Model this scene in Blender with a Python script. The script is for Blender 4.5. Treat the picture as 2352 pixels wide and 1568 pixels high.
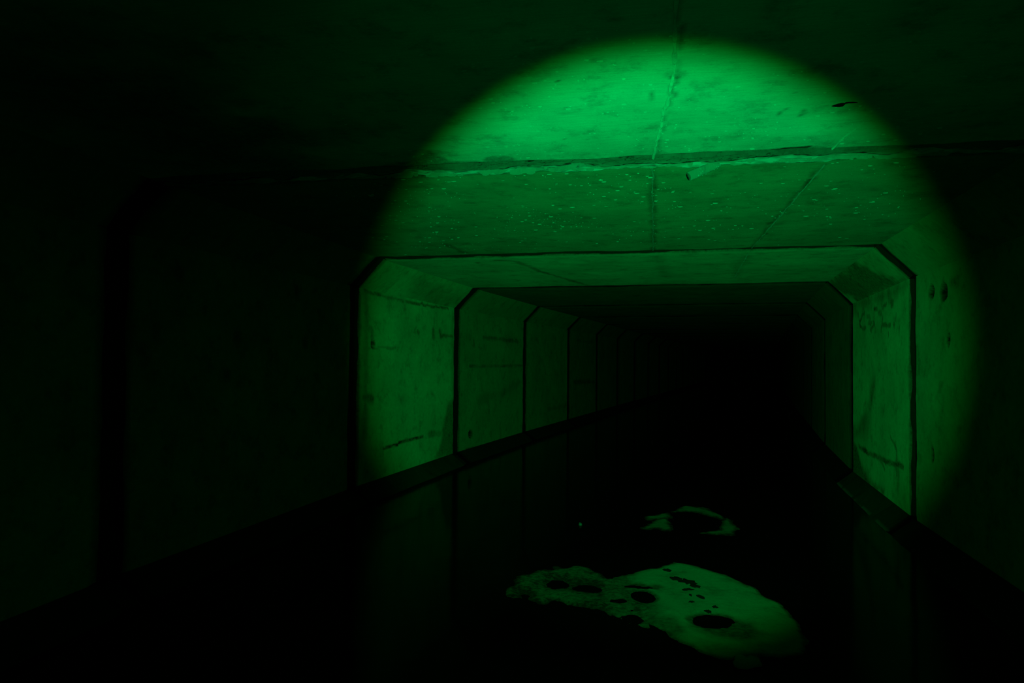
import bpy, math, random
import numpy as np
from math import sin, cos, pi, sqrt
from mathutils import Matrix, Vector

random.seed(7)
rng = np.random.default_rng(7)
for o in list(bpy.data.objects):
    bpy.data.objects.remove(o)
sc = bpy.context.scene
COL = sc.collection

# ------------------------------------------------------------------ camera, world, torch, exposure
H = 1.8                      # clear height of the box culvert (m)
W = 3.7716                   # clear width
HW = W / 2
CH = 0.2018                  # corner haunch
CAM_H = 1.0467
PITCH, ROLL, FPX = 0.02735, 0.00959, 1745.96

cam_d = bpy.data.cameras.new('camera')
cam_d.sensor_width = 36.0
cam_d.lens = 36.0 * FPX / 2352.0
cam_d.clip_start = 0.02
cam_d.clip_end = 200
cam = bpy.data.objects.new('camera', cam_d)
COL.objects.link(cam)
fwd = Vector((0, cos(PITCH), sin(PITCH)))
up0 = Vector((0, -sin(PITCH), cos(PITCH)))
rt0 = Vector((1, 0, 0))
rt = rt0 * cos(ROLL) + up0 * sin(ROLL)
up = up0 * cos(ROLL) - rt0 * sin(ROLL)
m = Matrix.Identity(4)
for i, ax in enumerate((rt, up, -fwd)):
    for r in range(3):
        m[r][i] = ax[r]
m.translation = Vector((0, 0, CAM_H))
cam.matrix_world = m
sc.camera = cam

world = bpy.data.worlds.new('world')
sc.world = world
world.use_nodes = True
world.node_tree.nodes['Background'].inputs[0].default_value = (0, 0, 0, 1)
world.node_tree.nodes['Background'].inputs[1].default_value = 0.0

sc.view_settings.view_transform = 'Standard'
sc.view_settings.look = 'None'
sc.view_settings.gamma = 1.0
sc.view_settings.use_curve_mapping = False
sc.view_settings.exposure = 0.0

# hand torch with a green filter, held beside the camera: a hard focused disc plus faint spill
TORCH_W = 272.0
TORCH_AXIS = Vector((0.1675, 0.98560, 0.0205)).normalized()
TORCH_POS = Vector((0.012, 0.0, CAM_H - 0.002))
SPILL = 0.016
ld = bpy.data.lights.new('torch', 'SPOT')
ld.energy = TORCH_W
ld.color = (1, 1, 1)
ld.spot_size = math.radians(150)
ld.spot_blend = 0.4
ld.shadow_soft_size = 0.012
ld.use_nodes = True
nt = ld.node_tree
nt.nodes.clear()
N = nt.nodes.new
geo = N('ShaderNodeNewGeometry')
dot = N('ShaderNodeVectorMath'); dot.operation = 'DOT_PRODUCT'
dot.inputs[1].default_value = TORCH_AXIS
ab = N('ShaderNodeMath'); ab.operation = 'ABSOLUTE'
ac = N('ShaderNodeMath'); ac.operation = 'ARCCOSINE'
nt.links.new(geo.outputs['Incoming'], dot.inputs[0])
nt.links.new(dot.outputs['Value'], ab.inputs[0])
nt.links.new(ab.outputs[0], ac.inputs[0])
ramps = []
D = math.radians
for lo, hi in ((18.7, 22.4), (18.4, 22.0)):
    mr = N('ShaderNodeMapRange'); mr.interpolation_type = 'SMOOTHSTEP'
    mr.inputs['From Min'].default_value = D(lo); mr.inputs['From Max'].default_value = D(hi)
    mr.inputs['To Min'].default_value = 1.0; mr.inputs['To Max'].default_value = 0.0
    nt.links.new(ac.outputs[0], mr.inputs['Value'])
    ramps.append(mr)
sp = N('ShaderNodeMapRange'); sp.interpolation_type = 'SMOOTHSTEP'
sp.inputs['From Min'].default_value = D(18); sp.inputs['From Max'].default_value = D(40)
sp.inputs['To Min'].default_value = SPILL; sp.inputs['To Max'].default_value = SPILL * 0.2
nt.links.new(ac.outputs[0], sp.inputs['Value'])
outs = []
hot = N('ShaderNodeMapRange'); hot.interpolation_type = 'SMOOTHSTEP'      # the disc is a little brighter in its middle
hot.inputs['From Min'].default_value = D(9.5); hot.inputs['From Max'].default_value = D(21.5)
hot.inputs['To Min'].default_value = 1.0; hot.inputs['To Max'].default_value = 0.62
nt.links.new(ac.outputs[0], hot.inputs['Value'])
for mr in ramps:
    mh = N('ShaderNodeMath'); mh.operation = 'MULTIPLY'
    nt.links.new(mr.outputs[0], mh.inputs[0]); nt.links.new(hot.outputs[0], mh.inputs[1])
    mr = mh
    ad = N('ShaderNodeMath'); ad.operation = 'ADD'
    nt.links.new(mr.outputs[0], ad.inputs[0]); nt.links.new(sp.outputs[0], ad.inputs[1])
    outs.append(ad)
bl = N('ShaderNodeMath'); bl.operation = 'MULTIPLY'; bl.inputs[1].default_value = 0.2
nt.links.new(outs[1].outputs[0], bl.inputs[0])
cc = N('ShaderNodeCombineColor')
cc.inputs[0].default_value = 0.0
nt.links.new(outs[0].outputs[0], cc.inputs[1]); nt.links.new(bl.outputs[0], cc.inputs[2])
em = N('ShaderNodeEmission'); em.inputs['Strength'].default_value = 1.0
nt.links.new(cc.outputs[0], em.inputs['Color'])
lo_ = N('ShaderNodeOutputLight')
nt.links.new(em.outputs[0], lo_.inputs[0])
torch = bpy.data.objects.new('torch', ld)
COL.objects.link(torch)
torch.location = TORCH_POS
torch.rotation_euler = TORCH_AXIS.to_track_quat('-Z', 'Y').to_euler()

# ------------------------------------------------------------------ tunnel path: one ring per joint
RINGS = {-3: (-1.1079, -4.0349, 0.1784), -2: (-0.6909, -1.7222, 0.1784), -1: (-0.2739, 0.5905, 0.1784),
         0: (0.1431, 2.9032, 0.2009), 1: (0.6625, 5.1901, 0.2418), 2: (1.2432, 7.3698, 0.2792),
         3: (1.9786, 9.7642, 0.3071), 4: (2.7394, 12.0899, 0.3161), 5: (3.4619, 14.2988, 0.3146),
         6: (4.1736, 16.4971, 0.3131)}
LAST = 17
for i in range(7, LAST + 1):
    x, y, a = RINGS[i - 1]
    RINGS[i] = (x + 2.36 * sin(0.322), y + 2.36 * cos(0.322), 0.322)
FIRST = -3
GAP = 0.07                   # half width of the mortared joint

def unit_len(k):
    a, b = RINGS[k], RINGS[k + 1]
    return math.hypot(b[0] - a[0], b[1] - a[1])

def ring_pt(i, s):
    x, y, a = RINGS[i]
    return np.stack([x + s * cos(a), y - s * sin(a)], -1)

def unit_pt(k, t, s):
    """plan position of the point t along unit k, s across it"""
    t = np.asarray(t, float)[..., None]
    return (1 - t) * ring_pt(k, s) + t * ring_pt(k + 1, s)

# ------------------------------------------------------------------ noise helpers
def _hash(ix, iy, seed):
    h = (ix * 374761393 + iy * 668265263 + seed * 1442695041) & 0xFFFFFFFF
    h = ((h ^ (h >> 13)) * 1274126177) & 0xFFFFFFFF
    return ((h ^ (h >> 16)) & 0xFFFF) / 65535.0

def vnoise(x, y, seed=0):
    x = np.asarray(x, float); y = np.asarray(y, float)
    ix = np.floor(x).astype(np.int64); iy = np.floor(y).astype(np.int64)
    fx = x - ix; fy = y - iy
    fx = fx * fx * (3 - 2 * fx); fy = fy * fy * (3 - 2 * fy)
    a = _hash(ix, iy, seed); b = _hash(ix + 1, iy, seed)
    c = _hash(ix, iy + 1, seed); d = _hash(ix + 1, iy + 1, seed)
    return (a * (1 - fx) + b * fx) * (1 - fy) + (c * (1 - fx) + d * fx) * fy - 0.5

def fbm(x, y, seed=0, oct=4):
    s = 0; a = 1
    for o in range(oct):
        s = s + a * vnoise(x * 2 ** o, y * 2 ** o, seed + o * 17)
        a *= 0.5
    return s

def seg_dist(px, py, ax, ay, bx, by):
    dx, dy = bx - ax, by - ay
    l2 = dx * dx + dy * dy + 1e-12
    t = np.clip(((px - ax) * dx + (py - ay) * dy) / l2, 0, 1)
    return np.hypot(px - ax - t * dx, py - ay - t * dy)

def poly_sd(px, py, poly):
    """signed distance, positive inside"""
    d = np.full(px.shape, 1e9); ins = np.zeros(px.shape, bool)
    n = len(poly)
    for i in range(n):
        ax, ay = poly[i]; bx, by = poly[(i + 1) % n]
        d = np.minimum(d, seg_dist(px, py, ax, ay, bx, by))
        if ay != by:
            c = ((ay > py) != (by > py)) & (px < (bx - ax) * (py - ay) / (by - ay) + ax)
            ins ^= c
    return np.where(ins, d, -d)

def smooth(e0, e1, x):
    t = np.clip((x - e0) / (e1 - e0), 0, 1)
    return t * t * (3 - 2 * t)

# ------------------------------------------------------------------ stains, dark patches, painted shade, cracks and holes: where they sit on each precast unit
# (surface, unit): surface c = ceiling, L/R = walls, l/r = upper haunches; points are (fraction along the unit, metres across)
FEATURES = {
    ('c', -1): [
        ('poly',[(0.9673,-0.5731),(0.8752,-0.4023),(0.8912,-0.3807),(0.9194,-0.3712),(0.9465,-0.358),(0.9544,-0.2438),(0.9269,-0.2262),(0.9186,-0.2007),(0.9304,-0.141),(0.9609,-0.1127),(0.9767,-0.0019),(0.9708,0.0657),(0.9664,0.1156),(0.9691,0.2278),(0.97,0.3859),(0.9708,0.5406),(0.9667,0.6909),(0.9568,0.8202),(0.9487,0.9031),(0.9693,0.9296),(0.9855,0.9195),(0.9973,0.699),(0.9907,0.3861),(0.9866,0.0617),(0.9905,-0.2799),(0.9882,-0.5625)],0.02,0.62),
        ('line',[(0.9794,-0.0027),(0.969,0.1151),(0.9717,0.2275),(0.9725,0.3859),(0.9734,0.541),(0.9692,0.6916),(0.9592,0.8211),(0.9535,0.9052)],0.016,1.0),
        ('line',[(0.9304,-0.141),(0.9583,-0.1116),(0.9794,-0.0027)],0.012,0.4),
        ('line',[(0.9865,1.0364),(0.9841,1.1351),(0.983,1.2189)],0.02,0.5),
        ('line',[(0.7956,0.7622),(0.767,0.7697)],0.006,0.6),
        ('line',[(0.8037,0.8257),(0.7936,0.8312),(0.7765,0.8322)],0.008,0.7),
        ('line',[(0.7132,0.7633),(0.6988,0.7665)],0.006,0.4),
        ('line',[(0.7158,0.3728),(0.6811,0.3787)],0.006,0.35),
        ('spot',[(0.8117,0.288)],0.006,0.006,0.8),
        ('spot',[(0.8724,0.2098)],0.006,0.006,0.8),
        ('spot',[(0.8565,0.1698)],0.007,0.007,0.8),
        ('spot',[(0.8658,0.2093)],0.005,0.005,0.8),
        ('spot',[(0.8489,0.0922)],0.006,0.006,0.8),
        ('spot',[(0.628,0.1326)],0.007,0.007,0.8),
        ('spot',[(0.6387,0.4314)],0.012,0.012,0.8),
        ('spot',[(0.6295,0.4319)],0.03,0.03,0.3),
        ('spot',[(0.4814,0.3)],0.01,0.022,0.28),
        ('spot',[(0.5231,0.1996)],0.01,0.022,0.28),
        ('spot',[(0.5159,0.0988)],0.01,0.022,0.28),
        ('spot',[(0.5762,0.2421)],0.01,0.022,0.28),
        ('spot',[(0.5478,0.4991)],0.01,0.022,0.28),
        ('spot',[(0.7395,0.1243)],0.01,0.022,0.28),
    ],
    ('c', 0): [
        ('line',[(0.7741,-0.9952),(0.8305,-0.9865),(0.9157,-0.9831)],0.03,0.5),
        ('spot',[(0.6293,0.3281)],0.05,0.012,0.6),
        ('poly',[(0.005,-0.576),(0.0113,-0.3994),(0.0321,-0.4512),(0.0457,-0.5269),(0.0474,-0.5942)],0.02,0.5),
    ],
    ('c', 1): [
        ('line',[(0.0895,-0.8618),(0.1313,-0.7376),(0.2708,-0.7146),(0.4392,-0.6956),(0.6342,-0.617),(0.9319,-0.4928)],0.03,0.5),
        ('spot',[(0.1411,-1.0396)],0.06,0.02,0.6),
        ('line',[(0.0884,0.3026),(0.2693,0.3055),(0.6615,0.2911)],0.07,0.25),
        ('line',[(0.1381,0.9201),(0.2597,0.8764),(0.7401,0.8737)],0.06,0.25),
    ],
    ('R', 1): [
        ('line',[(0.7067,1.4777),(0.7541,1.4635),(0.7627,1.4414),(0.8003,1.4156),(0.7947,1.3844),(0.7464,1.3585),(0.686,1.3524)],0.02,0.6),
        ('line',[(0.6586,1.4461),(0.6016,1.4297),(0.6017,1.4187)],0.02,0.6),
        ('line',[(0.6433,1.3816),(0.6173,1.3875),(0.5717,1.3888)],0.02,0.6),
        ('line',[(0.5519,1.393),(0.5254,1.3684),(0.5303,1.3561),(0.5922,1.3408),(0.6024,1.3286),(0.5823,1.318)],0.02,0.6),
        ('line',[(0.3857,1.3934),(0.3902,1.3736),(0.3991,1.3543),(0.4059,1.3264),(0.4083,1.304)],0.02,0.6),
        ('line',[(0.3992,1.3461),(0.3309,1.3377),(0.2739,1.3344)],0.02,0.6),
        ('line',[(0.1925,1.399),(0.1964,1.3769),(0.2117,1.3523)],0.02,0.6),
        ('line',[(0.2271,1.3312),(0.2157,1.3261),(0.2195,1.317)],0.02,0.6),
        ('line',[(0.5317,1.4829),(0.4749,1.4805)],0.02,0.6),
        ('line',[(0.4567,1.4463),(0.4117,1.4399)],0.02,0.6),
        ('line',[(0.3851,1.4706),(0.3763,1.4916),(0.3338,1.4885)],0.02,0.6),
        ('line',[(0.2726,1.4998),(0.2334,1.4948),(0.2374,1.4744),(0.257,1.4718)],0.02,0.6),
        ('line',[(0.1494,1.2986),(0.1532,1.273)],0.02,0.6),
        ('line',[(0.3026,1.2785),(0.2986,1.2664)],0.02,0.6),
        ('line',[(0.8321,1.4883),(0.8322,1.4693)],0.02,0.6),
        ('line',[(0.5299,0.9386),(0.569,0.8249),(0.6175,0.6657),(0.6509,0.5392)],0.12,0.5),
        ('line',[(0.6503,0.6264),(0.8067,0.5113),(0.9503,0.4279)],0.12,0.45),
        ('line',[(0.817,0.3585),(0.7194,0.3559),(0.6524,0.3475)],0.02,0.8),
        ('line',[(0.6524,0.3475),(0.5045,0.3574),(0.3778,0.3614),(0.2199,0.3826),(0.1067,0.3911)],0.022,0.7),
        ('line',[(0.2792,0.5543),(0.2366,0.524),(0.1898,0.4756),(0.2021,0.3993),(0.1912,0.3146)],0.018,0.5),
        ('line',[(0.4609,0.362),(0.3916,0.3229),(0.3649,0.299)],0.018,0.5),
        ('line',[(0.1905,0.4024),(0.1683,0.3071),(0.1805,0.2161)],0.05,0.4),
        ('poly',[(0.9723,1.6282),(0.0966,1.5726),(0.008,1.5942),(0.0083,1.5532),(0.1809,1.541),(0.4374,1.5335),(0.6684,1.5214),(0.9731,1.5112)],0.08,0.55),  # dark band along the wall top, below the haunch patch
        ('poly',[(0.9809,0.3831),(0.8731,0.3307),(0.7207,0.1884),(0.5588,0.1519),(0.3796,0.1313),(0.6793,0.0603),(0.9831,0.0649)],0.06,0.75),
    ],
    ('R', 0): [
        ('pit',[(0.8322,1.4778)],0.06,0.045,0.04),
        ('pit',[(0.7422,1.4539)],0.07,0.055,0.04),
        ('pit',[(0.7037,1.1903)],0.03,0.04,0.03),
        ('pit',[(0.829,0.5393)],0.03,0.05,0.03),
        ('line',[(0.6802,1.4897),(0.6366,1.484)],0.05,0.4),
    ],
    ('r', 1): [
        ('poly',[(0.3518,-0.0368),(0.674,-0.0526),(0.9706,0.0209),(0.9935,0.2759),(0.7969,1.0866),(0.5648,1.117),(0.3558,1.121),(0.0591,1.0385),(0.1668,0.8364),(0.2393,0.5169)],0.09,0.68),  # dark patch over most of this haunch
    ],
    ('r', 2): [
        ('poly',[(0.0342,0.6968),(0.0206,0.9522)],0.09,0.68),
    ],
    ('l', 1): [
        ('poly',[(0.3381,0.3025),(0.5279,0.163),(0.9623,0.6282),(0.9781,1.0147),(0.7343,1.0477),(0.4645,1.0913)],0.15,0.4),
    ],
    ('L', 1): [
        ('pit',[(0.1397,1.1753)],0.045,0.04,0.04),
        ('line',[(0.068,1.5737),(0.1578,1.5792),(0.3033,1.5733),(0.4871,1.5667),(0.6234,1.5673),(0.8803,1.577)],0.014,0.6),
        ('line',[(0.0946,1.3036),(0.1213,1.2896),(0.1322,1.2294)],0.03,0.5),
        ('line',[(0.0741,1.1482),(0.2168,1.1517),(0.3209,1.1567)],0.012,0.4),
        ('line',[(0.6996,1.3444),(0.7005,1.2866)],0.03,0.6),
        ('line',[(0.7709,1.3432),(0.7872,1.298)],0.05,0.6),
        ('line',[(0.7872,1.298),(0.9409,1.3065)],0.018,0.6),
        ('line',[(0.5349,1.3121),(0.5486,1.2977)],0.02,0.5),
        ('line',[(0.0732,0.7663),(0.1391,0.753)],0.05,0.6),
        ('line',[(0.2284,0.3476),(0.3211,0.3502),(0.4203,0.3604),(0.6038,0.3549)],0.015,0.9),
        ('line',[(0.6653,0.362),(0.8015,0.3465)],0.03,0.4),
        ('line',[(0.073,1.675),(0.0871,1.1422),(0.0838,0.4761)],0.06,0.4),
        ('poly',[(0.9844,0.7347),(0.8945,0.6329),(0.8426,0.4454),(0.8184,0.2792),(0.7429,0.1296),(0.9953,0.0157)],0.08,0.6),
        ('line',[(0.9374,1.5374),(0.9495,0.7376)],0.06,0.3),
    ],
    ('L', 2): [
        ('pit',[(0.1713,0.2588)],0.07,0.05,0.04),
        ('line',[(0.3212,1.3256),(0.5075,1.3261),(0.8658,1.3212)],0.025,0.5),
        ('line',[(0.1567,0.9986),(0.3854,0.9973),(0.9499,1.0058)],0.02,0.45),
        ('line',[(0.1152,0.0993),(0.3971,0.0722),(0.9621,0.0529)],0.02,0.6),
        ('line',[(0.2721,0.6118),(0.5826,0.6555),(0.8728,0.771)],0.08,0.25),
        ('line',[(0.1966,1.2764),(0.2026,1.2336)],0.03,0.6),
    ],
    ('L', 4): [
        ('line',[(0.1649,0.7121),(0.8923,0.6914)],0.04,0.5),
        ('line',[(0.2532,1.4272),(0.8818,1.4535)],0.03,0.3),
    ],
    ('L', 3): [
        ('line',[(0.4972,0.341),(0.9358,0.3521)],0.04,0.3),
    ],
    ('L', 0): [
        ('spot',[(0.1643,1.4666)],0.04,0.04,0.5),
        ('spot',[(0.3732,1.1676)],0.04,0.04,0.5),
        ('spot',[(0.3341,0.9664)],0.04,0.04,0.5),
        ('spot',[(0.6867,1.1511)],0.04,0.04,0.5),
        ('spot',[(0.069,1.0933)],0.04,0.04,0.5),
        ('spot',[(0.6355,1.4773)],0.04,0.04,0.5),
    ],
    ('L', -1): [
        ('line',[(0.846,1.3256),(0.9229,1.3354)],0.03,0.4),
    ],
}
SILT = {
    'main': [(0.872,4.069),(0.97,3.977),(1.068,3.842),(1.115,3.707),(1.156,3.574),(1.152,3.488),(1.178,3.322),(1.17,3.198),(1.146,2.97),(1.061,2.792),(0.92,2.748),(0.761,2.736),(0.64,2.888),(0.592,3.067),(0.555,3.153),(0.531,3.321),(0.547,3.469),(0.583,3.611),(0.542,3.755),(0.679,3.868),(0.784,3.954)],
    'left': [(0.03,3.737),(0.151,3.858),(0.356,3.939),(0.486,3.73),(0.578,3.779),(0.614,3.612),(0.537,3.263),(0.557,3.066),(0.479,3.125),(0.392,3.287),(0.245,3.324),(0.057,3.366),(-0.011,3.557)],
    'small_left': [(0.819,4.862),(0.886,5.022),(0.988,5.137),(1.092,5.243),(1.074,5.099),(1.034,5.001),(1.034,4.858),(0.999,4.77),(0.931,4.767),(0.913,4.828),(0.889,4.79),(0.849,4.813)],
    'small_top': [(1.149,5.413),(1.246,5.613),(1.336,5.617),(1.418,5.538),(1.476,5.261),(1.422,5.171),(1.34,5.375),(1.227,5.417)],
    'small_right': [(1.401,5.128),(1.486,5.262),(1.458,5.021),(1.416,4.8),(1.373,4.702),(1.251,4.697),(1.142,4.74),(1.222,4.792),(1.312,4.82)],
    'small_mist': [(0.908,5.264),(1.108,5.364),(1.086,5.184),(0.929,5.134)],
}

FEATURES[('c', -1)].append(('line', [(.94, -1.0), (.94, 1.3)], .22, .2))  # soft darkening just before the nearest joint
FEATURES[('c', -1)].append(('line', [(.55, -1.15), (.97, -1.1)], .55, .62))  # left ceiling painted darker to weaken the torch spill there
FEATURES[('c', -1)].append(('line', [(.2, .414), (.45, .437), (.5243, .4384), (.64, .4416), (.80, .421), (.965, .395)], .007, .45))  # painted shade along the right side of the seam ridge
FEATURES[('c', 0)] += [('line', [(.035, .390), (.45, .351), (.965, .307)], .010, .5), ('line', [(.035, .374), (.45, .335), (.965, .291)], .008, .4), ('line', [(.06, 1.010), (.45, .972), (.965, .919)], .012, .5)]  # painted shade along the sides of the two seam ridges
FEATURES[('c', -1)].insert(0, ('poly', [(0.975, -0.75), (0.93, -0.56), (0.935, -0.49), (0.95, -0.45), (0.985, -0.42), (0.982, -0.24),
    (0.955, -0.235), (0.945, -0.2), (0.952, -0.12), (0.978, -0.06), (0.982, 0.05), (0.978, 0.1), (0.972, 0.2), (0.966, 0.38),
    (0.962, 0.53), (0.958, 0.68), (0.95, 0.83), (0.944, 0.94), (0.962, 0.98), (1.03, 1.3), (1.03, -0.8)], 0.012, 0.52))

# ------------------------------------------------------------------ materials
def new_mat(name):
    mt = bpy.data.materials.new(name)
    mt.use_nodes = True
    return mt, mt.node_tree.nodes, mt.node_tree.links

def concrete(name, base, rough=0.9, streak=(14, 70), bump=0.5, flat=0.8):
    """cast concrete: base colour x 'tone' attribute, mottled; 'stain' darkens, 'pale' adds lime bloom"""
    mt, nd, lk = new_mat(name)
    b = nd['Principled BSDF']
    b.inputs['Roughness'].default_value = rough
    b.inputs['Specular IOR Level'].default_value = 0.12
    if 'Diffuse Roughness' in b.inputs:
        b.inputs['Diffuse Roughness'].default_value = flat
    uv = nd.new('ShaderNodeUVMap')
    def at(n):
        a = nd.new('ShaderNodeAttribute'); a.attribute_name = n; return a.outputs['Fac']
    def noise(scale, detail, mp=None, rough_=0.6):
        n = nd.new('ShaderNodeTexNoise'); n.inputs['Scale'].default_value = scale
        n.inputs['Detail'].default_value = detail; n.inputs['Roughness'].default_value = rough_
        if mp:
            mpn = nd.new('ShaderNodeMapping'); mpn.inputs['Scale'].default_value = mp
            lk.new(uv.outputs[0], mpn.inputs[0]); lk.new(mpn.outputs[0], n.inputs[0])
        else:
            lk.new(uv.outputs[0], n.inputs[0])
        return n.outputs['Fac']
    def math_(op, a, b_=None, c=None):
        x = nd.new('ShaderNodeMath'); x.operation = op
        for i, v in enumerate((a, b_, c)):
            if v is None: continue
            if isinstance(v, (int, float)): x.inputs[i].default_value = v
            else: lk.new(v, x.inputs[i])
        return x.outputs[0]
    blot = noise(2.2, 6)
    strk = noise(1.0, 5, (streak[1], streak[0], 1), 0.7)
    fine = noise(160, 3)
    v = math_('MULTIPLY_ADD', blot, 1.0, 0.55)
    v = math_('MULTIPLY', v, math_('MULTIPLY_ADD', strk, 0.55, 0.725))
    v = math_('MULTIPLY', v, math_('MULTIPLY_ADD', fine, 0.3, 0.85))
    st = at('stain_shade')
    mid = noise(38, 6, None, 0.75)
    grime = noise(7, 8, (1.0, 1.0, 1), 0.72)
    gm = nd.new('ShaderNodeMapRange'); gm.interpolation_type = 'SMOOTHSTEP'
    gm.inputs['From Min'].default_value = 0.30; gm.inputs['From Max'].default_value = 0.52
    gm.inputs['To Min'].default_value = 0.62; gm.inputs['To Max'].default_value = 1.0
    lk.new(grime, gm.inputs['Value'])
    v = math_('MULTIPLY', v, gm.outputs[0])
    stn = math_('MULTIPLY', st, math_('MULTIPLY_ADD', mid, 2.0, 0.0))
    stn = math_('MULTIPLY', stn, math_('MULTIPLY_ADD', strk, 0.7, 0.65))
    stn = math_('MAXIMUM', stn, math_('MULTIPLY_ADD', st, 3.4, -2.4))
    stn = math_('MINIMUM', stn, 1.0)
    v = math_('MULTIPLY', v, math_('SUBTRACT', 1.0, math_('MULTIPLY', stn, 0.93)))
    v = math_('MULTIPLY', v, at('tone'))
    col = nd.new('ShaderNodeCombineColor')
    for i in range(3):
        lk.new(math_('MULTIPLY', v, base[i]), col.inputs[i])
    mix = nd.new('ShaderNodeMix'); mix.data_type = 'RGBA'
    lk.new(at('pale'), mix.inputs['Factor'])
    lk.new(col.outputs[0], mix.inputs['A']); mix.inputs['B'].default_value = (0.62, 0.66, 0.6, 1)
    lk.new(mix.outputs['Result'], b.inputs['Base Color'])
    hgt = math_('ADD', math_('MULTIPLY', strk, 0.7), math_('MULTIPLY', fine, 0.5))
    bp = nd.new('ShaderNodeBump'); bp.inputs['Strength'].default_value = bump
    bp.inputs['Distance'].default_value = 0.004
    lk.new(hgt, bp.inputs['Height']); lk.new(bp.outputs[0], b.inputs['Normal'])
    return mt

M_CEIL = concrete('ceiling_concrete', (0.56, 0.60, 0.46), streak=(9, 110), bump=0.55)
M_CEIL2 = concrete('yellower_ceiling_concrete', (0.56, 0.60, 0.33), streak=(9, 110), bump=0.55)  # less blue, for slabs beyond the nearest joint
M_WALL = concrete('wall_concrete', (0.52, 0.56, 0.25), streak=(30, 22), bump=0.4)
M_MORTAR = concrete('joint_mortar', (0.42, 0.44, 0.32), streak=(30, 60), bump=0.9)
M_SILT = concrete('silt', (0.145, 0.15, 0.075), streak=(40, 40), bump=0.6)
M_DEBRIS = concrete('wet_debris', (0.010, 0.010, 0.007), rough=0.7, streak=(40, 40), bump=0.6)

def plain(name, colr, rough, ior=1.45, spec=0.5):
    mt, nd, lk = new_mat(name)
    b = nd['Principled BSDF']
    n = nd.new('ShaderNodeTexNoise'); n.inputs['Scale'].default_value = 25; n.inputs['Detail'].default_value = 4
    tc = nd.new('ShaderNodeTexCoord'); lk.new(tc.outputs['Object'], n.inputs[0])
    mx = nd.new('ShaderNodeMix'); mx.data_type = 'RGBA'
    lk.new(n.outputs['Fac'], mx.inputs['Factor'])
    mx.inputs['A'].default_value = (*[c * 0.6 for c in colr], 1); mx.inputs['B'].default_value = (*[min(1, c * 1.4) for c in colr], 1)
    lk.new(mx.outputs['Result'], b.inputs['Base Color'])
    b.inputs['Roughness'].default_value = rough
    b.inputs['IOR'].default_value = ior
    b.inputs['Specular IOR Level'].default_value = spec
    return mt

M_SHELL = plain('dark_joint_backing', (0.03, 0.03, 0.025), 0.95, spec=0.1)
M_BLACK = plain('flat_black', (0.012, 0.012, 0.01), 0.8, spec=0.1)
M_BED = plain('drain_bed_mud', (0.02, 0.022, 0.014), 0.9, spec=0.1)
M_SHARD = plain('pale_shard', (0.2, 0.21, 0.16), 0.5)

# murky still water with a slight film
M_WATER, nd, lk = new_mat('murky_water')
b = nd['Principled BSDF']
b.inputs['Base Color'].default_value = (0.004, 0.005, 0.0035, 1)
b.inputs['Roughness'].default_value = 0.10
b.inputs['IOR'].default_value = 1.06
tc = nd.new('ShaderNodeTexCoord')
n = nd.new('ShaderNodeTexNoise'); n.inputs['Scale'].default_value = 3.0; n.inputs['Detail'].default_value = 3
lk.new(tc.outputs['Object'], n.inputs[0])
bp = nd.new('ShaderNodeBump'); bp.inputs['Strength'].default_value = 0.03; bp.inputs['Distance'].default_value = 0.05
lk.new(n.outputs['Fac'], bp.inputs['Height']); lk.new(bp.outputs[0], b.inputs['Normal'])

# ------------------------------------------------------------------ mesh helpers
def build(name, verts, faces, mat, parent=None, uv=None, attrs=None, smooth_=True):
    me = bpy.data.meshes.new(name)
    me.from_pydata(np.asarray(verts, float).tolist(), [], faces)
    if smooth_:
        me.polygons.foreach_set('use_smooth', [True] * len(me.polygons))
    if uv is not None:
        lay = me.uv_layers.new(name='UVMap')
        li = np.zeros(len(me.loops), np.int32); me.loops.foreach_get('vertex_index', li)
        lay.data.foreach_set('uv', np.asarray(uv, np.float32)[li].ravel())
    for k, v in (attrs or {}).items():
        a = me.attributes.new(k, 'FLOAT', 'POINT')
        a.data.foreach_set('value', np.broadcast_to(np.asarray(v, np.float32), (len(me.vertices),)).copy())
    me.materials.append(mat)
    me.update()
    ob = bpy.data.objects.new(name, me)
    COL.objects.link(ob)
    if parent is not None:
        ob.parent = parent
    return ob

def grid_faces(nu, nv, flip=False, off=0):
    idx = np.arange(nu * nv).reshape(nu, nv) + off
    f = np.stack([idx[:-1, :-1], idx[1:, :-1], idx[1:, 1:], idx[:-1, 1:]], -1).reshape(-1, 4)
    if flip: f = f[:, ::-1]
    return f.tolist()

def boundary(nu, nv):
    idx = np.arange(nu * nv).reshape(nu, nv)
    return list(idx[:-1, 0]) + list(idx[-1, :-1]) + list(idx[:0:-1, -1]) + list(idx[0, :0:-1])

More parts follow.
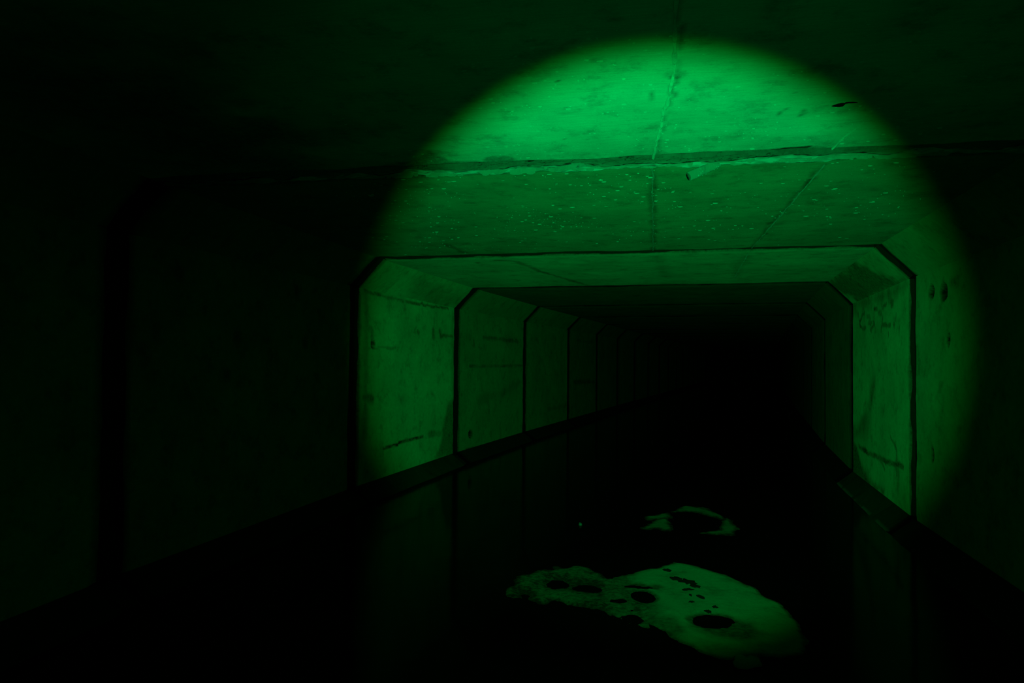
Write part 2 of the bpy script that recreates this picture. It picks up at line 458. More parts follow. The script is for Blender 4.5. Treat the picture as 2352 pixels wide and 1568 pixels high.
def features(key, T, V, L):
    """stain-and-shade and pit-depth maps from the FEATURES list, on arrays of (fraction along, metres across)"""
    stain_shade = np.zeros(T.shape); pit = np.zeros(T.shape)
    u = T * L
    wx = u + 0.016 * fbm(u * 14, V * 14, 3); wy = V + 0.016 * fbm(u * 14, V * 14, 9)
    k = sqrt(2) * CH if key[0] in 'lr' else 1.0
    vs = V * k; wys = vs + (wy - V)
    for f in FEATURES.get(key, ()):
        kind, pts = f[0], [(a * L, c * k) for a, c in f[1]]
        if kind == 'line':
            wd, s = f[2] * (1 + .7 * fbm(u * 7, V * 7, 41)), f[3] * (1 + .6 * fbm(u * 5 + 7, V * 5, 43))
            w0 = f[2]
            if len(pts) < 2: pts = pts * 2
            d = np.full(T.shape, 9.0)
            for p, q in zip(pts[:-1], pts[1:]):
                d = np.minimum(d, seg_dist(wx, wys, *p, *q))
            stain_shade = np.maximum(stain_shade, s * (1 - smooth(wd * (0.45 if w0 < .045 else .02), wd * 1.15, d)))
        elif kind == 'poly':
            if len(pts) < 3: continue
            d = poly_sd(wx, wys, pts)
            stain_shade = np.maximum(stain_shade, f[3] * smooth(-f[2] * 0.8, f[2] * 0.8, d + f[2] * .8 * fbm(u * 9, V * 9, 47)))
        elif kind == 'spot':
            p = pts[0]
            d = np.hypot((wx - p[0]) / f[2], (wys - p[1]) / f[3])
            stain_shade = np.maximum(stain_shade, f[4] * (1 - smooth(0.6, 1.3, d)))
        elif kind == 'pit':
            p = pts[0]
            d = np.hypot((u - p[0]) / f[2], (vs - p[1]) / f[3]) + 0.25 * fbm(u * 30, vs * 30, 5)
            pit = np.maximum(pit, f[4] * (1 - smooth(0.55, 1.0, d)))
            stain_shade = np.maximum(stain_shade, 1.0 * (1 - smooth(0.75, 1.05, d)))  # pit coloured dark inside to deepen its shade
    return stain_shade, pit

# the cross-section pieces: (s0, z0) -> (s1, z1) and the outward direction
BH_W, BH_H = 0.14, 0.11      # lower haunch above the water
r2 = 1 / sqrt(2)
PIECES = {
    'ceiling': ((-(HW - CH), H), (HW - CH, H), (0, 1), 'c'),
    'wall_left': ((-HW, BH_H), (-HW, H - CH), (-1, 0), 'L'),
    'wall_right': ((HW, BH_H), (HW, H - CH), (1, 0), 'R'),
    'upper_left': ((-(HW - CH), H), (-HW, H - CH), (-r2, r2), 'l'),
    'upper_right': ((HW - CH, H), (HW, H - CH), (r2, r2), 'r'),
    'lower_left': ((-(HW - BH_W - 0.09), -0.07), (-HW, BH_H), (-r2, -r2), 'a'),
    'lower_right': ((HW - BH_W - 0.09, -0.07), (HW, BH_H), (r2, -r2), 'b'),
}

def panel(name, parent, k, piece, du, tone, mat, depth=0.12, end_stain=0.9, rough=1.0):
    (s0, z0), (s1, z1), (ns, nz), sk = PIECES[piece]
    L = unit_len(k)
    span = math.hypot(s1 - s0, z1 - z0)
    nu = max(4, int((L - 2 * GAP) / du)); nv = max(3, int(span / du))
    t = np.linspace(GAP / L, 1 - GAP / L, nu); w = np.linspace(0, 1, nv)
    T, Wv = np.meshgrid(t, w, indexing='ij')
    S = s0 + (s1 - s0) * Wv; Z = z0 + (z1 - z0) * Wv
    V = S if sk == 'c' else (Wv if sk in 'lr' else Z)
    U = T * L
    seed = (k * 31 + ord(sk)) % 997
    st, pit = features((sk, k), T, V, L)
    C = Wv * span
    off = pit + rough * (0.005 * fbm(U * 2.2, C * 2.2, seed) + 0.0016 * fbm(U * 14, C * 5, seed + 5))
    off = off * smooth(0.0, 0.05, np.minimum(C, span - C)) - pit * 0
    # worn arrises at both ends of the unit
    e = np.minimum(U - GAP, L - GAP - U)
    chip = np.clip(0.5 + 1.2 * fbm(C * 6 + 3, U * 0 + (U > L / 2) * 9.0, seed + 2), 0, 1)
    off = off + (0.006 + 0.012 * chip) * (1 - smooth(0.0, 0.012 + 0.02 * chip, e))
    if k == -1 and sk == 'c': end_stain = .35
    st = np.maximum(st, end_stain * 0.8 * (1 - smooth(0.004, 0.015 + 0.03 * chip, e)))
    # ends wander a little along the tunnel
    T2 = T + (0.008 * fbm(C * 5, U * 0 + 2.0, seed + 8) / L) * (1 - smooth(0, 0.05, e))
    S2 = S + ns * off; Z2 = Z + nz * off
    P = unit_pt(k, T2, S2)
    inner = np.concatenate([P, Z2[..., None]], -1).reshape(-1, 3)
    bd = boundary(nu, nv)
    S3 = S + ns * depth; Z3 = Z + nz * depth
    P3 = np.concatenate([unit_pt(k, T, S3), Z3[..., None]], -1).reshape(-1, 3)[bd]
    nb = len(bd)
    e0 = len(inner); n0 = e0 + nb            # the arris has its own vertices so that it stays sharp
    flip = piece in ('wall_right', 'upper_right', 'lower_left')
    faces = grid_faces(nu, nv, flip=not flip)
    skirt = [[e0 + i, e0 + (i + 1) % nb, n0 + (i + 1) % nb, n0 + i] for i in range(nb)]
    if flip: skirt = [f[::-1] for f in skirt]
    back = [n0 + i for i in range(nb)]
    if not flip: back = back[::-1]
    verts = np.concatenate([inner, inner[bd], P3])
    uv = np.stack([(U + k * 2.6).ravel(), C.ravel()], -1)
    uv = np.concatenate([uv, uv[bd], uv[bd] + 0.1])
    stain_shade = np.concatenate([st.ravel(), np.full(2 * nb, 1.0)])
    lime = np.zeros(len(verts))
    if sk == 'b' and k in (1, 2):
        lime[:e0] = (.10 * (1 - smooth(.004, .012, abs(Z - .004))) * smooth(-.2, .2, fbm(U * 6, C * 6, 61))).ravel()
    ob = build(name, verts, faces + skirt + [back], mat, parent, uv,
               {'stain_shade': stain_shade, 'tone': tone, 'pale': lime})
    return ob

def strip(name, parent, ring, piece, rec, tone, mat, half=GAP + 0.012, du=0.02, rough=0.004, pale=None, stain_shade=None):
    """mortar filling the joint at a ring, recessed behind the concrete face"""
    (s0, z0), (s1, z1), (ns, nz), sk = PIECES[piece]
    x, y, a = RINGS[ring]
    span = math.hypot(s1 - s0, z1 - z0)
    ex = 0.0
    nu = max(4, int(2 * half / (du * 0.6))); nv = max(3, int(span / du))
    u = np.linspace(-half, half, nu); w = np.linspace(0, 1, nv)
    U, Wv = np.meshgrid(u, w, indexing='ij')
    C = Wv * span
    off = rec + rough * 2 * fbm(U * 25, C * 9, ring * 7 + ord(sk)) + (abs(U) > half - 0.009) * 0.01
    S = s0 + (s1 - s0) * Wv + ns * off; Z = z0 + (z1 - z0) * Wv + nz * off
    def place(U, S):
        return np.stack([x + S * cos(a) + U * sin(a), y - S * sin(a) + U * cos(a)], -1)
    inner = np.concatenate([place(U, S), Z[..., None]], -1).reshape(-1, 3)
    bd = boundary(nu, nv); nb = len(bd); n0 = len(inner)
    S3 = s0 + (s1 - s0) * Wv + ns * 0.11; Z3 = z0 + (z1 - z0) * Wv + nz * 0.11
    outer = np.concatenate([place(U, S3), Z3[..., None]], -1).reshape(-1, 3)[bd]
    flip = piece in ('wall_right', 'upper_right', 'lower_left')
    faces = grid_faces(nu, nv, flip=not flip)
    skirt = [[bd[i], bd[(i + 1) % nb], n0 + (i + 1) % nb, n0 + i] for i in range(nb)]
    if flip: skirt = [f[::-1] for f in skirt]
    back = [n0 + i for i in range(nb)]
    if not flip: back = back[::-1]
    pl = np.zeros(U.shape) if pale is None else pale(U, C - span / 2)
    st = np.zeros(U.shape) if stain_shade is None else stain_shade(U, C - span / 2)
    uv = np.stack([U.ravel() + ring * 1.7, C.ravel()], -1)
    return build(name, np.concatenate([inner, outer]), faces + skirt + [back], mat, parent,
                 np.concatenate([uv, uv[bd] + .07]),
                 {'stain_shade': np.concatenate([st.ravel(), np.full(nb, .8)]), 'tone': tone,
                  'pale': np.concatenate([pl.ravel(), np.zeros(nb)])})

# ------------------------------------------------------------------ the setting
def shell(name, s0, z0, s1, z1, ns, nz, th=0.1):
    """continuous backing behind the precast faces, from one end of the tunnel to the other"""
    vs, fs = [], []
    for i in range(FIRST, LAST + 1):
        for (s, z) in ((s0, z0), (s1, z1), (s1 + ns * th, z1 + nz * th), (s0 + ns * th, z0 + nz * th)):
            p = ring_pt(i, np.array(s)); vs.append((p[0], p[1], z))
    n = LAST - FIRST + 1
    for i in range(n - 1):
        a = i * 4; c = a + 4
        for q in range(4):
            fs.append([a + q, a + (q + 1) % 4, c + (q + 1) % 4, c + q])
    fs += [[3, 2, 1, 0], [4 * n - 4, 4 * n - 3, 4 * n - 2, 4 * n - 1]]
    ob = build(name, vs, fs, M_SHELL, smooth_=False)
    ob['kind'] = 'structure'
    return ob

B = 0.125
ceiling = shell('ceiling', -(HW + B), H + B, HW + B, H + B, 0, 1)
wall_left = shell('wall_left', -(HW + B), -0.35, -(HW + B), H + B, -1, 0)
wall_right = shell('wall_right', HW + B, -0.35, HW + B, H + B, 1, 0)
floor = shell('floor', -(HW + B), -0.25, HW + B, -0.25, 0, -1)
floor.data.materials[0] = M_BED
ceiling['label'] = 'low flat concrete tunnel ceiling lit green, built of precast slabs'
wall_left['label'] = 'left concrete tunnel wall of tall precast panels'
wall_right['label'] = 'right concrete tunnel wall of tall precast panels'
floor['label'] = 'dark muddy tunnel floor under the water'

# brightness of the cast concrete differs from unit to unit; lower far tones paint in stronger light falloff
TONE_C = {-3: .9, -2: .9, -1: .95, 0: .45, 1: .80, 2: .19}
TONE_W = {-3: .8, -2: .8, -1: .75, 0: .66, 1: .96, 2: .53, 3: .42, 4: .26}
RES = {('ceiling', -1): .013, ('ceiling', 0): .018, ('ceiling', 1): .025, ('ceiling', 2): .06,
       ('wall_right', 1): .012, ('wall_right', 0): .011, ('wall_left', 1): .014, ('wall_left', 2): .018,
       ('wall_left', 0): .03, ('upper_right', 1): .015, ('upper_left', 1): .02, ('wall_left', 3): .03,
       ('wall_left', 4): .04, ('lower_right', 1): .009, ('lower_right', 0): .03}
for k in range(FIRST, LAST):
    far = k > 5
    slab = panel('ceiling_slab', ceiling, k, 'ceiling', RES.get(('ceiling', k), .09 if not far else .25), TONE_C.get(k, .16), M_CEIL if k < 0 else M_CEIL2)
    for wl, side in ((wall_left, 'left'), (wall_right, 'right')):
        tw = TONE_W.get(k, .2) * (1.08 if (k == 1 and side == 'left') else 1) * ((.42 if k >= 2 else .92) if side == 'right' else 1)  # far right wall darkened: light falloff painted into the tone
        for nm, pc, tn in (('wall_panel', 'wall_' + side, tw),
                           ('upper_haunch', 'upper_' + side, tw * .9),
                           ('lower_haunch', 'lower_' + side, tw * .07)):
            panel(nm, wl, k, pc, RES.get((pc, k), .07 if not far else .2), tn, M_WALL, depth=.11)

def crumbly_pale(U, C):
    n = fbm(U * 16, C * 9, 77); n2 = fbm(U * 60, C * 22, 78)
    edge = 0.010 + 0.030 * fbm(U * 0, C * 2.2, 79) + .012 * fbm(U * 0, C * 14, 80)
    on = smooth(edge - .006, edge + .006, U + 0.014 * n)
    on = on * smooth(-1.35, -1.1, C)
    return np.clip(on * (0.25 + 0.75 * smooth(-.2, .3, n2 + .5 * n)) * 0.8, 0, 1)
def crumbly_crack(U, C):
    line = 0.002 + 0.016 * fbm(U * 0, C * 7, 81) + 0.010 * fbm(U * 0, C * 30, 82)
    d = abs(U - line)
    gate = smooth(-.6, -.1, fbm(U * 0, C * 3.3, 90))
    cell = abs(fbm(U * 42, C * 17, 91, 3))
    net = (1 - smooth(.012, .04, cell)) * .9 * smooth(-.1, .25, fbm(U * 0 + 3, C * 2.5, 92))
    a_ = .97 * (1 - smooth(.003, .008, d)) * gate
    return np.maximum(np.maximum(a_, net), .38 * (1 - smooth(-.03, .005, U + .03 * fbm(U * 20, C * 7, 93))))
def efflor(U, C):
    return np.clip(.4 + fbm(U * 9, C * 3, 5), 0, 1) * .8

for i in range(FIRST + 1, LAST):
    far = i > 5
    for pc, par in (('ceiling', ceiling), ('upper_left', wall_left), ('wall_left', wall_left), ('lower_left', wall_left),
                    ('upper_right', wall_right), ('wall_right', wall_right), ('lower_right', wall_right)):
        if i == 0 and pc == 'ceiling':
            j = strip('mortar_joint', par, i, pc, 0.001, .62, M_MORTAR, du=.005, rough=.0095, pale=crumbly_pale, stain_shade=crumbly_crack)
            j['label'] = 'crumbling pale mortar filling the nearest ceiling joint'
        elif i == 11:
            strip('mortar_joint', par, i, pc, 0.02, .9, M_MORTAR, du=.06, pale=efflor)
        else:
            strip('mortar_joint', par, i, pc, 0.034, .05, M_MORTAR, du=.03 if not far else .12)

# end walls close the tunnel far ahead and behind
def end_wall(name, i, sgn, label):
    x, y, a = RINGS[i]
    vs = []
    for d in (0.0, 0.15):
        for s, z in ((-HW - B - .1, -.35), (HW + B + .1, -.35), (HW + B + .1, H + B + .1), (-HW - B - .1, H + B + .1)):
            vs.append((x + s * cos(a) + sgn * d * sin(a), y - s * sin(a) + sgn * d * cos(a), z))
    ob = build(name, vs, [[0, 1, 2, 3], [7, 6, 5, 4]] + [[q, q + 4, (q + 1) % 4 + 4, (q + 1) % 4] for q in range(4)], M_SHELL, smooth_=False)
    ob['kind'] = 'structure'; ob['label'] = label
end_wall('wall_back', LAST, 1, 'black far end of the tunnel')
end_wall('wall_front', FIRST, -1, 'dark tunnel end behind the viewer')

# water sheet
vs, fs = [], []
ws = np.linspace(-(HW - .12), HW - .12, 9)
for i in range(FIRST, LAST + 1):
    for s in ws:
        p = ring_pt(i, s); vs.append((p[0], p[1], 0.0))
nr = LAST - FIRST + 1
top = grid_faces(nr, 9, flip=True)
bd = boundary(nr, 9); nb = len(bd); n0 = len(vs)
vs += [(vs[q][0], vs[q][1], -0.15) for q in bd]
fs = top + [[bd[i], n0 + i, n0 + (i + 1) % nb, bd[(i + 1) % nb]] for i in range(nb)]
water = build('water', vs, fs, M_WATER, smooth_=False)
water['kind'] = 'structure'
water['label'] = 'still black water covering the tunnel floor'

# ------------------------------------------------------------------ thin ridges left by the formwork on the ceiling slabs
def ridge(k, pts, wd, ht, tone, pale, parent, seed, stain_shade=0.0):
    L = unit_len(k)
    P = []
    for (t0, s0), (t1, s1) in zip(pts[:-1], pts[1:]):
        n = max(2, int(abs(t1 - t0) * L / .018))
        for q in range(n):
            f = q / n; P.append((t0 + (t1 - t0) * f, s0 + (s1 - s0) * f))
    P.append(pts[-1])
    P = np.array(P); n = len(P)
    u = P[:, 0] * L
    s = P[:, 1] + .006 * fbm(u * 9, u * 0, seed)
    w = wd * (1 + .9 * fbm(u * 22, u * 0, seed + 1)); h = ht * (1 + 1.1 * fbm(u * 30, u * 0, seed + 2))
    vs, uv = [], []
    prof = [(-.5, -.006), (-.42, .55), (0, 1), (.42, .6), (.5, -.006)]
    for i in range(n):
        for a, b_ in prof:
            sp = s[i] + a * w[i]
            p = unit_pt(k, P[i, 0], np.array(sp))
            z = H + .004 if b_ < 0 else H - b_ * h[i]
            vs.append((p[0], p[1], z)); uv.append((u[i], sp))
    fs = grid_faces(n, 5, flip=False)
    fs += [[0, 1, 2, 3, 4], [5 * n - 1, 5 * n - 2, 5 * n - 3, 5 * n - 4, 5 * n - 5]]
    return build('seam_ridge', vs, fs, M_CEIL, parent, uv, {'stain_shade': stain_shade, 'tone': tone, 'pale': pale}, smooth_=False)

slabs = {}
for ch_ in ceiling.children:
    if ch_.name.startswith('ceiling_slab'):
        slabs[FIRST + len(slabs)] = ch_
slab_names = sorted([c for c in ceiling.children if c.name.startswith('ceiling_slab')], key=lambda o: o.name)
slabs = {FIRST + i: o for i, o in enumerate(slab_names)}
ridge(-1, [(.2, .405), (.45, .428), (.5243, .4294), (.64, .4326), (.80, .412), (.965, .386)], .010, .008, .95, .12, slabs[-1], 11)
ridge(0, [(.035, .382), (.45, .343), (.965, .299)], .007, .004, .46, .0, slabs[0], 12)
ridge(-1, [(.84, 1.022), (.9, 1.011), (.965, .996)], .005, .004, .95, .15, slabs[-1], 13)
ridge(0, [(.06, 1.016), (.45, .978), (.965, .925)], .005, .004, .5, .10, slabs[0], 14)
ridge(1, [(.07, .915), (.4, .89), (.8, .86)], .006, .003, .8, .0, slabs[1], 15)

# ------------------------------------------------------------------ beads of lime on the ceiling: far too many to count
def lime_beads():
    vs, fs, uv, pl = [], [], [], []
    def one(k, t, s, ru, rs, h, p):
        L = unit_len(k); b0 = len(vs); m_ = 7
        ang = random.random() * 6
        for (rr, hh) in ((1.0, -.003), (.75, .6)):
            for q in range(m_):
                th = ang + 2 * pi * q / m_; j = 1 + random.uniform(-.55, .45)
                tt = t + ru * rr * j * cos(th) / L; ss = s + rs * rr * j * sin(th)
                pt = unit_pt(k, tt, np.array(ss)); vs.append((pt[0], pt[1], H - h * hh if hh > 0 else H + .004)); uv.append((tt * L, ss)); pl.append(p)
        pt = unit_pt(k, t, np.array(s)); vs.append((pt[0], pt[1], H - h)); uv.append((t * L, s)); pl.append(p)
        for q in range(m_):
            q2 = (q + 1) % m_
            fs.append([b0 + q, b0 + q2, b0 + m_ + q2, b0 + m_ + q]); fs.append([b0 + m_ + q, b0 + m_ + q2, b0 + 2 * m_])
    cl = [(random.uniform(.06, .75), random.uniform(-1.2, 1.5)) for _ in range(26)]
    for i in range(760):
        if random.random() < .55:
            c = random.choice(cl); t = c[0] + random.gauss(0, .07); s = c[1] + random.gauss(0, .13)
        else:
            t = .05 + .9 * random.random() ** 1.5; s = random.uniform(-1.45, 1.55)
        if not (.045 < t < .93 and abs(s) < 1.6): continue
        sz = random.random() ** 3.5
        one(0, t, s, .0009 + .0016 * sz, .0020 + .011 * sz, .0009 + .0022 * sz, random.uniform(.05, .6))
    for i in range(420):
        t = random.uniform(.5, .95); s = random.uniform(-.6, 1.3)
        sz = random.random() ** 3
        one(-1, t, s, .0015 + .002 * sz, .002 + .007 * sz, .001 + .002 * sz, random.uniform(.2, .7))
    ob = build('lime_beads', vs, fs, M_CEIL, ceiling, uv, {'stain_shade': 0.0, 'tone': 1.0, 'pale': np.array(pl)}, smooth_=False)
    ob['kind'] = 'stuff'
    ob['label'] = 'tiny pale lime beads scattered over the ceiling'
lime_beads()

# pale flaking crusts along the nearest joint, each a lump of its own on the mortar
def crusts():
    vs, fs, uv = [], [], []
    for i in range(110):
        s = random.uniform(-.72, 1.45)
        uu = random.choice((.03, .045, .055)) + random.gauss(0, .008)
        if s < -.1: uu = .055 + random.gauss(0, .005)
        rs, ru, h = random.uniform(.006, .035), random.uniform(.003, .009), random.uniform(.003, .009)
        x, y, a = RINGS[0]; m_ = 9; b0 = len(vs)
        for (rr, hh) in ((1.0, -1), (.8, .7), (.35, 1.0)):
            for q in range(m_):
                th = 2 * pi * q / m_; j = 1 + random.uniform(-.35, .35)
                S = s + rs * rr * j * sin(th); U = uu + ru * rr * j * cos(th)
                vs.append((x + S * cos(a) + U * sin(a), y - S * sin(a) + U * cos(a), H + .008 if hh < 0 else H - h * hh * (1 + random.uniform(-.3, .3))))
                uv.append((U, S))
        for r_ in (0, 1):
            for q in range(m_):
                q2 = (q + 1) % m_
                fs.append([b0 + r_ * m_ + q, b0 + r_ * m_ + q2, b0 + r_ * m_ + m_ + q2, b0 + r_ * m_ + m_ + q])
        fs.append([b0 + 2 * m_ + q for q in range(m_)])
    ob = build('lime_crust', vs, fs, M_MORTAR, ceiling, uv, {'stain_shade': 0.0, 'tone': .75, 'pale': .12}, smooth_=False)
    ob['kind'] = 'stuff'; ob['label'] = 'pale flaking lime crust along the nearest ceiling joint'
crusts()

# ------------------------------------------------------------------ things
def tag(o, label, cat, group=None):
    o['label'] = label; o['category'] = cat
    if group: o['group'] = group
    return o
def thing(name, loc, label, cat, group=None):
    o = bpy.data.objects.new(name, None); COL.objects.link(o); o.location = loc
    o.empty_display_size = .05
    return tag(o, label, cat, group)

# crusted hose stub hanging out of the nearest ceiling joint
def lathe_path(path, radii, m_=18, seed=0, jag=0.0):
    vs = []
    for i, (p, r) in enumerate(zip(path, radii)):
        p = Vector(p)
        d = (Vector(path[min(i + 1, len(path) - 1)]) - Vector(path[max(i - 1, 0)]))
        if d.length < 1e-9: d = Vector((1, 0, 0))
        d.normalize()
        a = d.orthogonal().normalized() if abs(d.z) > .95 else d.cross(Vector((0, 0, 1))).normalized()
        b_ = d.cross(a)
        for q in range(m_):
            th = 2 * pi * q / m_
            j = 1 + jag * (random.random() - .5)
            vs.append(p + (a * cos(th) + b_ * sin(th)) * r * j)
    fs = []
    for i in range(len(path) - 1):
        for q in range(m_):
            q2 = (q + 1) % m_
            fs.append([i * m_ + q, i * m_ + q2, (i + 1) * m_ + q2, (i + 1) * m_ + q])
    return vs, fs
x, y, a = RINGS[0]
def jp(u, s, z): return Vector((x + s * cos(a) + u * sin(a), y - s * sin(a) + u * cos(a), z))
root = jp(.088, .628, H + .008)
tip = jp(.036, .518, H - .050)
hose = thing('hose_stub', root, 'short crusted hose stub sticking out of the cracked ceiling joint', 'pipe')
rel = [(tip - root) * f for f in (-.04, .06, .2, .4, .6, .8, .93, 1.0)]
rad = [.014, .015, .0165, .017, .0165, .0175, .017, .0165]
inn = [(tip - root) * f for f in (1.0, .97, .6)]
vs, fs = lathe_path(rel + inn, rad + [.0125, .012, .0115], 20, jag=.06)
fs.append([len(vs) - 20 + q for q in range(20)])
build('hose_wall', vs, fs, M_MORTAR, hose, [(v.x * 3, v.y * 3) for v in vs], {'stain_shade': 0.1, 'tone': .75, 'pale': .15})
vs, fs = lathe_path([(tip - root) * f for f in (.9, .992)], [.0122, .0122], 20)
fs += [[q for q in range(20)][::-1], [20 + q for q in range(20)]]
b1 = build('bore_shade_plug', vs, fs, M_BLACK, hose, smooth_=False); b1['label'] = 'solid black plug painting the dark inside of the stub'  # black plug painted in for the shade inside the hose
vs, fs, = [], []
d = tip - root
for i in range(20):
    f = random.uniform(.05, .92); th = random.uniform(0, 2 * pi)
    n1 = d.normalized().cross(Vector((0, 0, 1))).normalized(); n2 = d.normalized().cross(n1)
    c = d * f + (n1 * cos(th) + n2 * sin(th)) * .0165; b0 = len(vs)
    r_ = random.uniform(.0015, .0042)
    for ax in ((1, 0, 0), (-1, 0, 0), (0, 1, 0), (0, -1, 0), (0, 0, 1), (0, 0, -1)):
        vs.append(c + Vector(ax) * r_ * random.uniform(.6, 1.3))
    for f_ in ((0, 2, 4), (2, 1, 4), (1, 3, 4), (3, 0, 4), (2, 0, 5), (1, 2, 5), (3, 1, 5), (0, 3, 5)):
        fs.append([b0 + q for q in f_])
cr = build('lime_lumps', vs, fs, M_MORTAR, hose, [(v.x, v.y) for v in vs], {'stain_shade': 0., 'tone': .9, 'pale': .7}, smooth_=False)
cr['kind'] = 'stuff'; cr['label'] = 'pale lime lumps crusted on the stub'

# dark scrap with a thin tail stuck to the ceiling
c = unit_pt(-1, .7603, np.array(.9257))
scrap = thing('ceiling_scrap', (c[0], c[1], H), 'small black scrap with a thin tail stuck to the bright ceiling', 'debris')
ang = RINGS[-1][2]
ca, sa = cos(ang), sin(ang)
def lumpy(prof, parent, name, mat, m_=12, attrs=None):
    """prof: (across, along, half-width along, thickness) stations"""
    vs = []
    for (s, u, w, t) in prof:
        for q in range(m_):
            th = 2 * pi * q / m_
            uu = -1.3 * u + w * cos(th); zz = -.6 * t * (0.5 + 0.5 * sin(th)) + .001
            vs.append((s * ca + uu * sa, -s * sa + uu * ca, zz))
    fs = []
    n = len(prof)
    for i in range(n - 1):
        for q in range(m_):
            q2 = (q + 1) % m_
            fs.append([i * m_ + q, i * m_ + q2, (i + 1) * m_ + q2, (i + 1) * m_ + q])
    fs.append(list(range(m_))[::-1]); fs.append([(n - 1) * m_ + q for q in range(m_)])
    return build(name, vs, fs, mat, parent)
lumpy([(-.032, -.014, .001, .001), (-.028, -.011, .006, .004), (-.020, -.006, .013, .008), (-.010, -.003, .016, .010),
       (-.002, -.003, .014, .009), (.002, -.002, .006, .004)], scrap, 'scrap_body', M_BLACK)
lumpy([(.000, .006, .007, .006), (.010, .007, .006, .005), (.022, .006, .006, .005), (.030, .004, .004, .003), (.036, .0, .001, .001)],
      scrap, 'scrap_tail', M_BLACK)

# ------------------------------------------------------------------ silt banks rising out of the water
def silt(name, polys, holes, label, du, hmax, wet, seed, slope=.22, noise_=.02, tone=1.0, keep_off=(), xlim=(-9, 9), fade=0.0):
    allp = np.array([p for q in polys for p in q])
    x0, y0 = allp.min(0) - .12; x1, y1 = allp.max(0) + .12
    nx, ny = int((x1 - x0) / du) + 2, int((y1 - y0) / (du * 1.6)) + 2
    X, Y = np.meshgrid(np.linspace(x0, x1, nx), np.linspace(y0, y1, ny), indexing='ij')
    wx = X + .025 * fbm(X * 9, Y * 5, seed); wy = Y + .05 * fbm(X * 9, Y * 5, seed + 3)
    sd = np.full(X.shape, -9.0)
    for q in polys: sd = np.maximum(sd, poly_sd(wx, wy, q))
    drown = 1 - smooth(.45, .62, X) if seed == 21 else np.zeros(X.shape)
    sd = sd + (noise_ + .08 * drown) * fbm(X * 14, Y * 8, seed + 5)
    for (cx, cy, rx, ry, soft) in holes:
        ww = .02 * soft
        d = (np.hypot((X - cx + ww * fbm(X * 20, Y * 20, 4)) / rx, (Y - cy + 2 * ww * fbm(X * 20, Y * 20, 6)) / ry) - 1) * min(rx, ry)
        sd = np.minimum(sd, d)
    for q in keep_off: sd = np.minimum(sd, -.062 - poly_sd(wx, wy, q))
    Z = np.clip(sd * slope, -.03, hmax) + .0015 * fbm(X * 30, Y * 18, seed + 7) * (sd > 0)
    sd = np.where((X > xlim[0]) & (X < xlim[1]), sd, -9.0)
    keep = sd > -.045
    idx = -np.ones(X.shape, int)
    cell = keep[:-1, :-1] & keep[1:, :-1] & keep[1:, 1:] & keep[:-1, 1:]
    use = np.zeros(X.shape, bool)
    for a_, b_ in ((0, 0), (1, 0), (1, 1), (0, 1)):
        use[a_:nx - 1 + a_, b_:ny - 1 + b_] |= cell
    idx[use] = np.arange(use.sum())
    ii, jj = np.nonzero(cell)
    fs = np.stack([idx[ii, jj], idx[ii + 1, jj], idx[ii + 1, jj + 1], idx[ii, jj + 1]], -1).tolist()
    vs = np.stack([X[use], Y[use], Z[use]], -1)
    damp = wet + (.75 - wet) * (1 - smooth(.001, .006, Z[use]))
    if fade:
        sdu = sd[use]
        damp = np.clip(np.maximum(damp, .97 - (.97 - wet) * smooth(0, fade, sdu + .5 * fade * fbm(X[use] * 12, Y[use] * 6, seed + 31))), 0, 1)
    if name == 'silt_bank' and seed == 21:
        xn = X[use] + .14 * fbm(X[use] * 9, Y[use] * 5, 55)
        damp = np.maximum(damp, .72 * (1 - smooth(.52, .70, xn)))
        rim = smooth(0, .15, sd[use] + .09 * fbm(X[use] * 12, Y[use] * 6, 57))
        damp = np.maximum(damp, (1 - smooth(.42, .62, xn)) * (.98 - .44 * rim))
        q_ = np.hypot((X[use] - .86) / .15, (Y[use] - 3.02) / .16) + .3 * fbm(X[use] * 9, Y[use] * 6, 56)
        damp = np.maximum(damp, .7 * (1 - smooth(.6, 1.1, q_)))
    ob = build(name, vs, fs, M_SILT, None, vs[:, :2], {'stain_shade': damp, 'tone': tone, 'pale': 0.0})
    tag(ob, label, 'silt', 'silt banks in the water')
    return ob
silt('silt_bank', [SILT['main'], SILT['left']], [(.599, 3.439, .053, .085, .1), (.612, 3.585, .07, .032, 1.0), (.829, 3.12, .088, .075, .9),
      (.50, 3.14, .045, .05, 1), (.225, 3.62, .053, .07, 1), (.362, 3.556, .065, .055, 1), (.479, 3.379, .04, .036, 1)],
     'largest silt bank, nearest on the water, pale with a dim half-drowned left end', .008, .012, .0, 21, tone=1.2)
silt('silt_bank', [SILT['small_left'], SILT['small_mist'], SILT['small_right'], SILT['small_top']], [],
     'smaller ring-shaped silt bank farther away around dark water', .009, .007, .25, 23, noise_=.04, fade=.05)

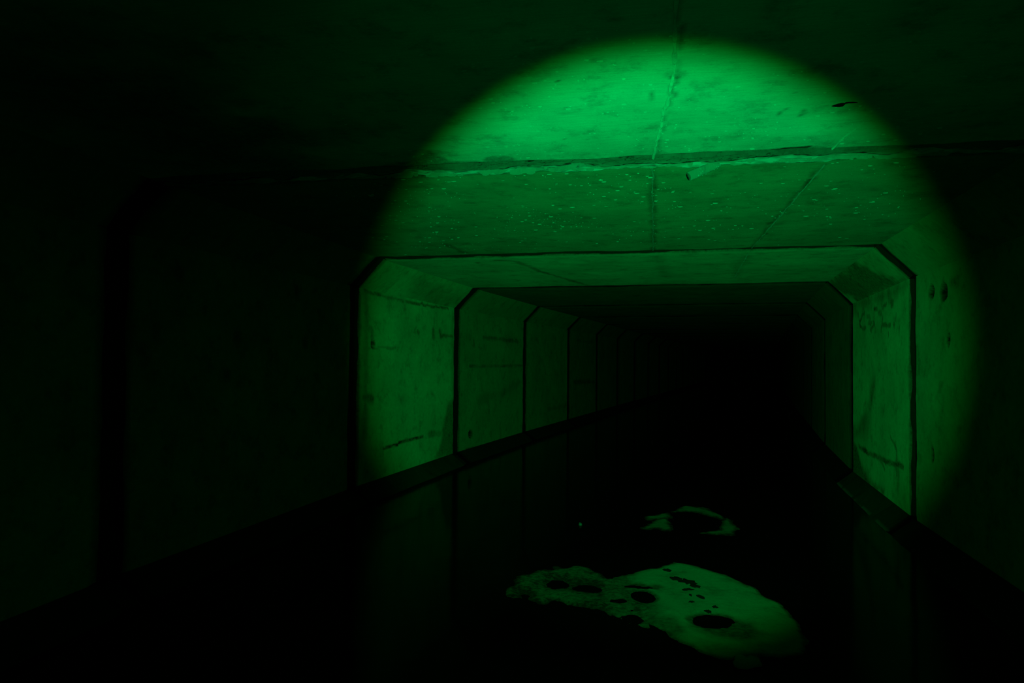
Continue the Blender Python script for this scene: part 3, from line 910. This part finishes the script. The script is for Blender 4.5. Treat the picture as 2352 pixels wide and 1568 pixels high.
# dark clods lying on the big silt bank
def clod(name, cx, cy, rx, ry, h, mat, label, cat, group=None, z0=.011, rot=0, jag=.35, attrs=None, m_=14):
    vs = []
    ph = [1 + random.uniform(-jag, jag) for _ in range(m_)]
    for rr, hh in ((1.0, -.35), (1.0, .25), (.8, .75), (.4, 1.0)):
        for q in range(m_):
            th = 2 * pi * q / m_
            px, py = rx * rr * ph[q] * cos(th), ry * rr * ph[q] * sin(th)
            vs.append((px * cos(rot) - py * sin(rot), px * sin(rot) + py * cos(rot), h * hh * (1 + random.uniform(-.2, .2) * (hh > 0))))
    fs = []
    for r_ in range(3):
        for q in range(m_):
            q2 = (q + 1) % m_
            fs.append([r_ * m_ + q, r_ * m_ + q2, (r_ + 1) * m_ + q2, (r_ + 1) * m_ + q])
    fs.append([3 * m_ + q for q in range(m_)]); fs.append([q for q in range(m_)][::-1])
    ob = build(name, vs, fs, mat, None, [(v[0], v[1]) for v in vs], {'stain_shade': 0., 'tone': 1., 'pale': 0., **(attrs or {})})
    ob.location = (cx, cy, z0)
    return tag(ob, label, cat, group)
G = 'dark clods on the big silt bank'
for cx, cy, rx, ry, lab, rot in (
        (.792, 3.841, .022, .026, 'small flat dark clod nearest the far tip of the big silt bank', 0),
        (.804, 3.69, .026, .04, 'dark clod at the left end of the ragged row on the silt', .2),
        (.846, 3.648, .036, .044, 'largest ragged dark clod in the middle of the silt bank', .3),
        (.866, 3.575, .018, .034, 'dark clod at the right lower end of the ragged row', .5),
        (.815, 3.52, .026, .018, 'low curved dark clod just below the ragged row', 0),
        (.81, 3.433, .008, .018, 'tiny dark crumb left of the slanted clod', 0),
        (.849, 3.415, .014, .036, 'slanted angular dark clod alone on bright silt', .35),
        (.792, 3.34, .013, .013, 'thin dark sliver below the tiny crumb on the silt', 0),
        (.876, 3.273, .012, .017, 'small dark clod right, above the wet hollow', 0),
        (.832, 3.215, .012, .020, 'small dark clod on the rim of the wet hollow', 0)):
    clod('mud_clod', cx, cy, rx, ry, .005, M_DEBRIS, lab, 'clod', G, rot=rot)
clod('pale_shard', .452, 4.936, .009, .014, .014, M_SHARD, 'tiny pale shard alone on the dark water', 'shard', z0=.004)
cr = clod('crumpled_scrap', .83, 2.683, .05, .036, .02, M_SILT, 'small crumpled scrap on dark water nearest the viewer', 'debris', z0=.006, jag=.3, attrs={'tone': 1.1})
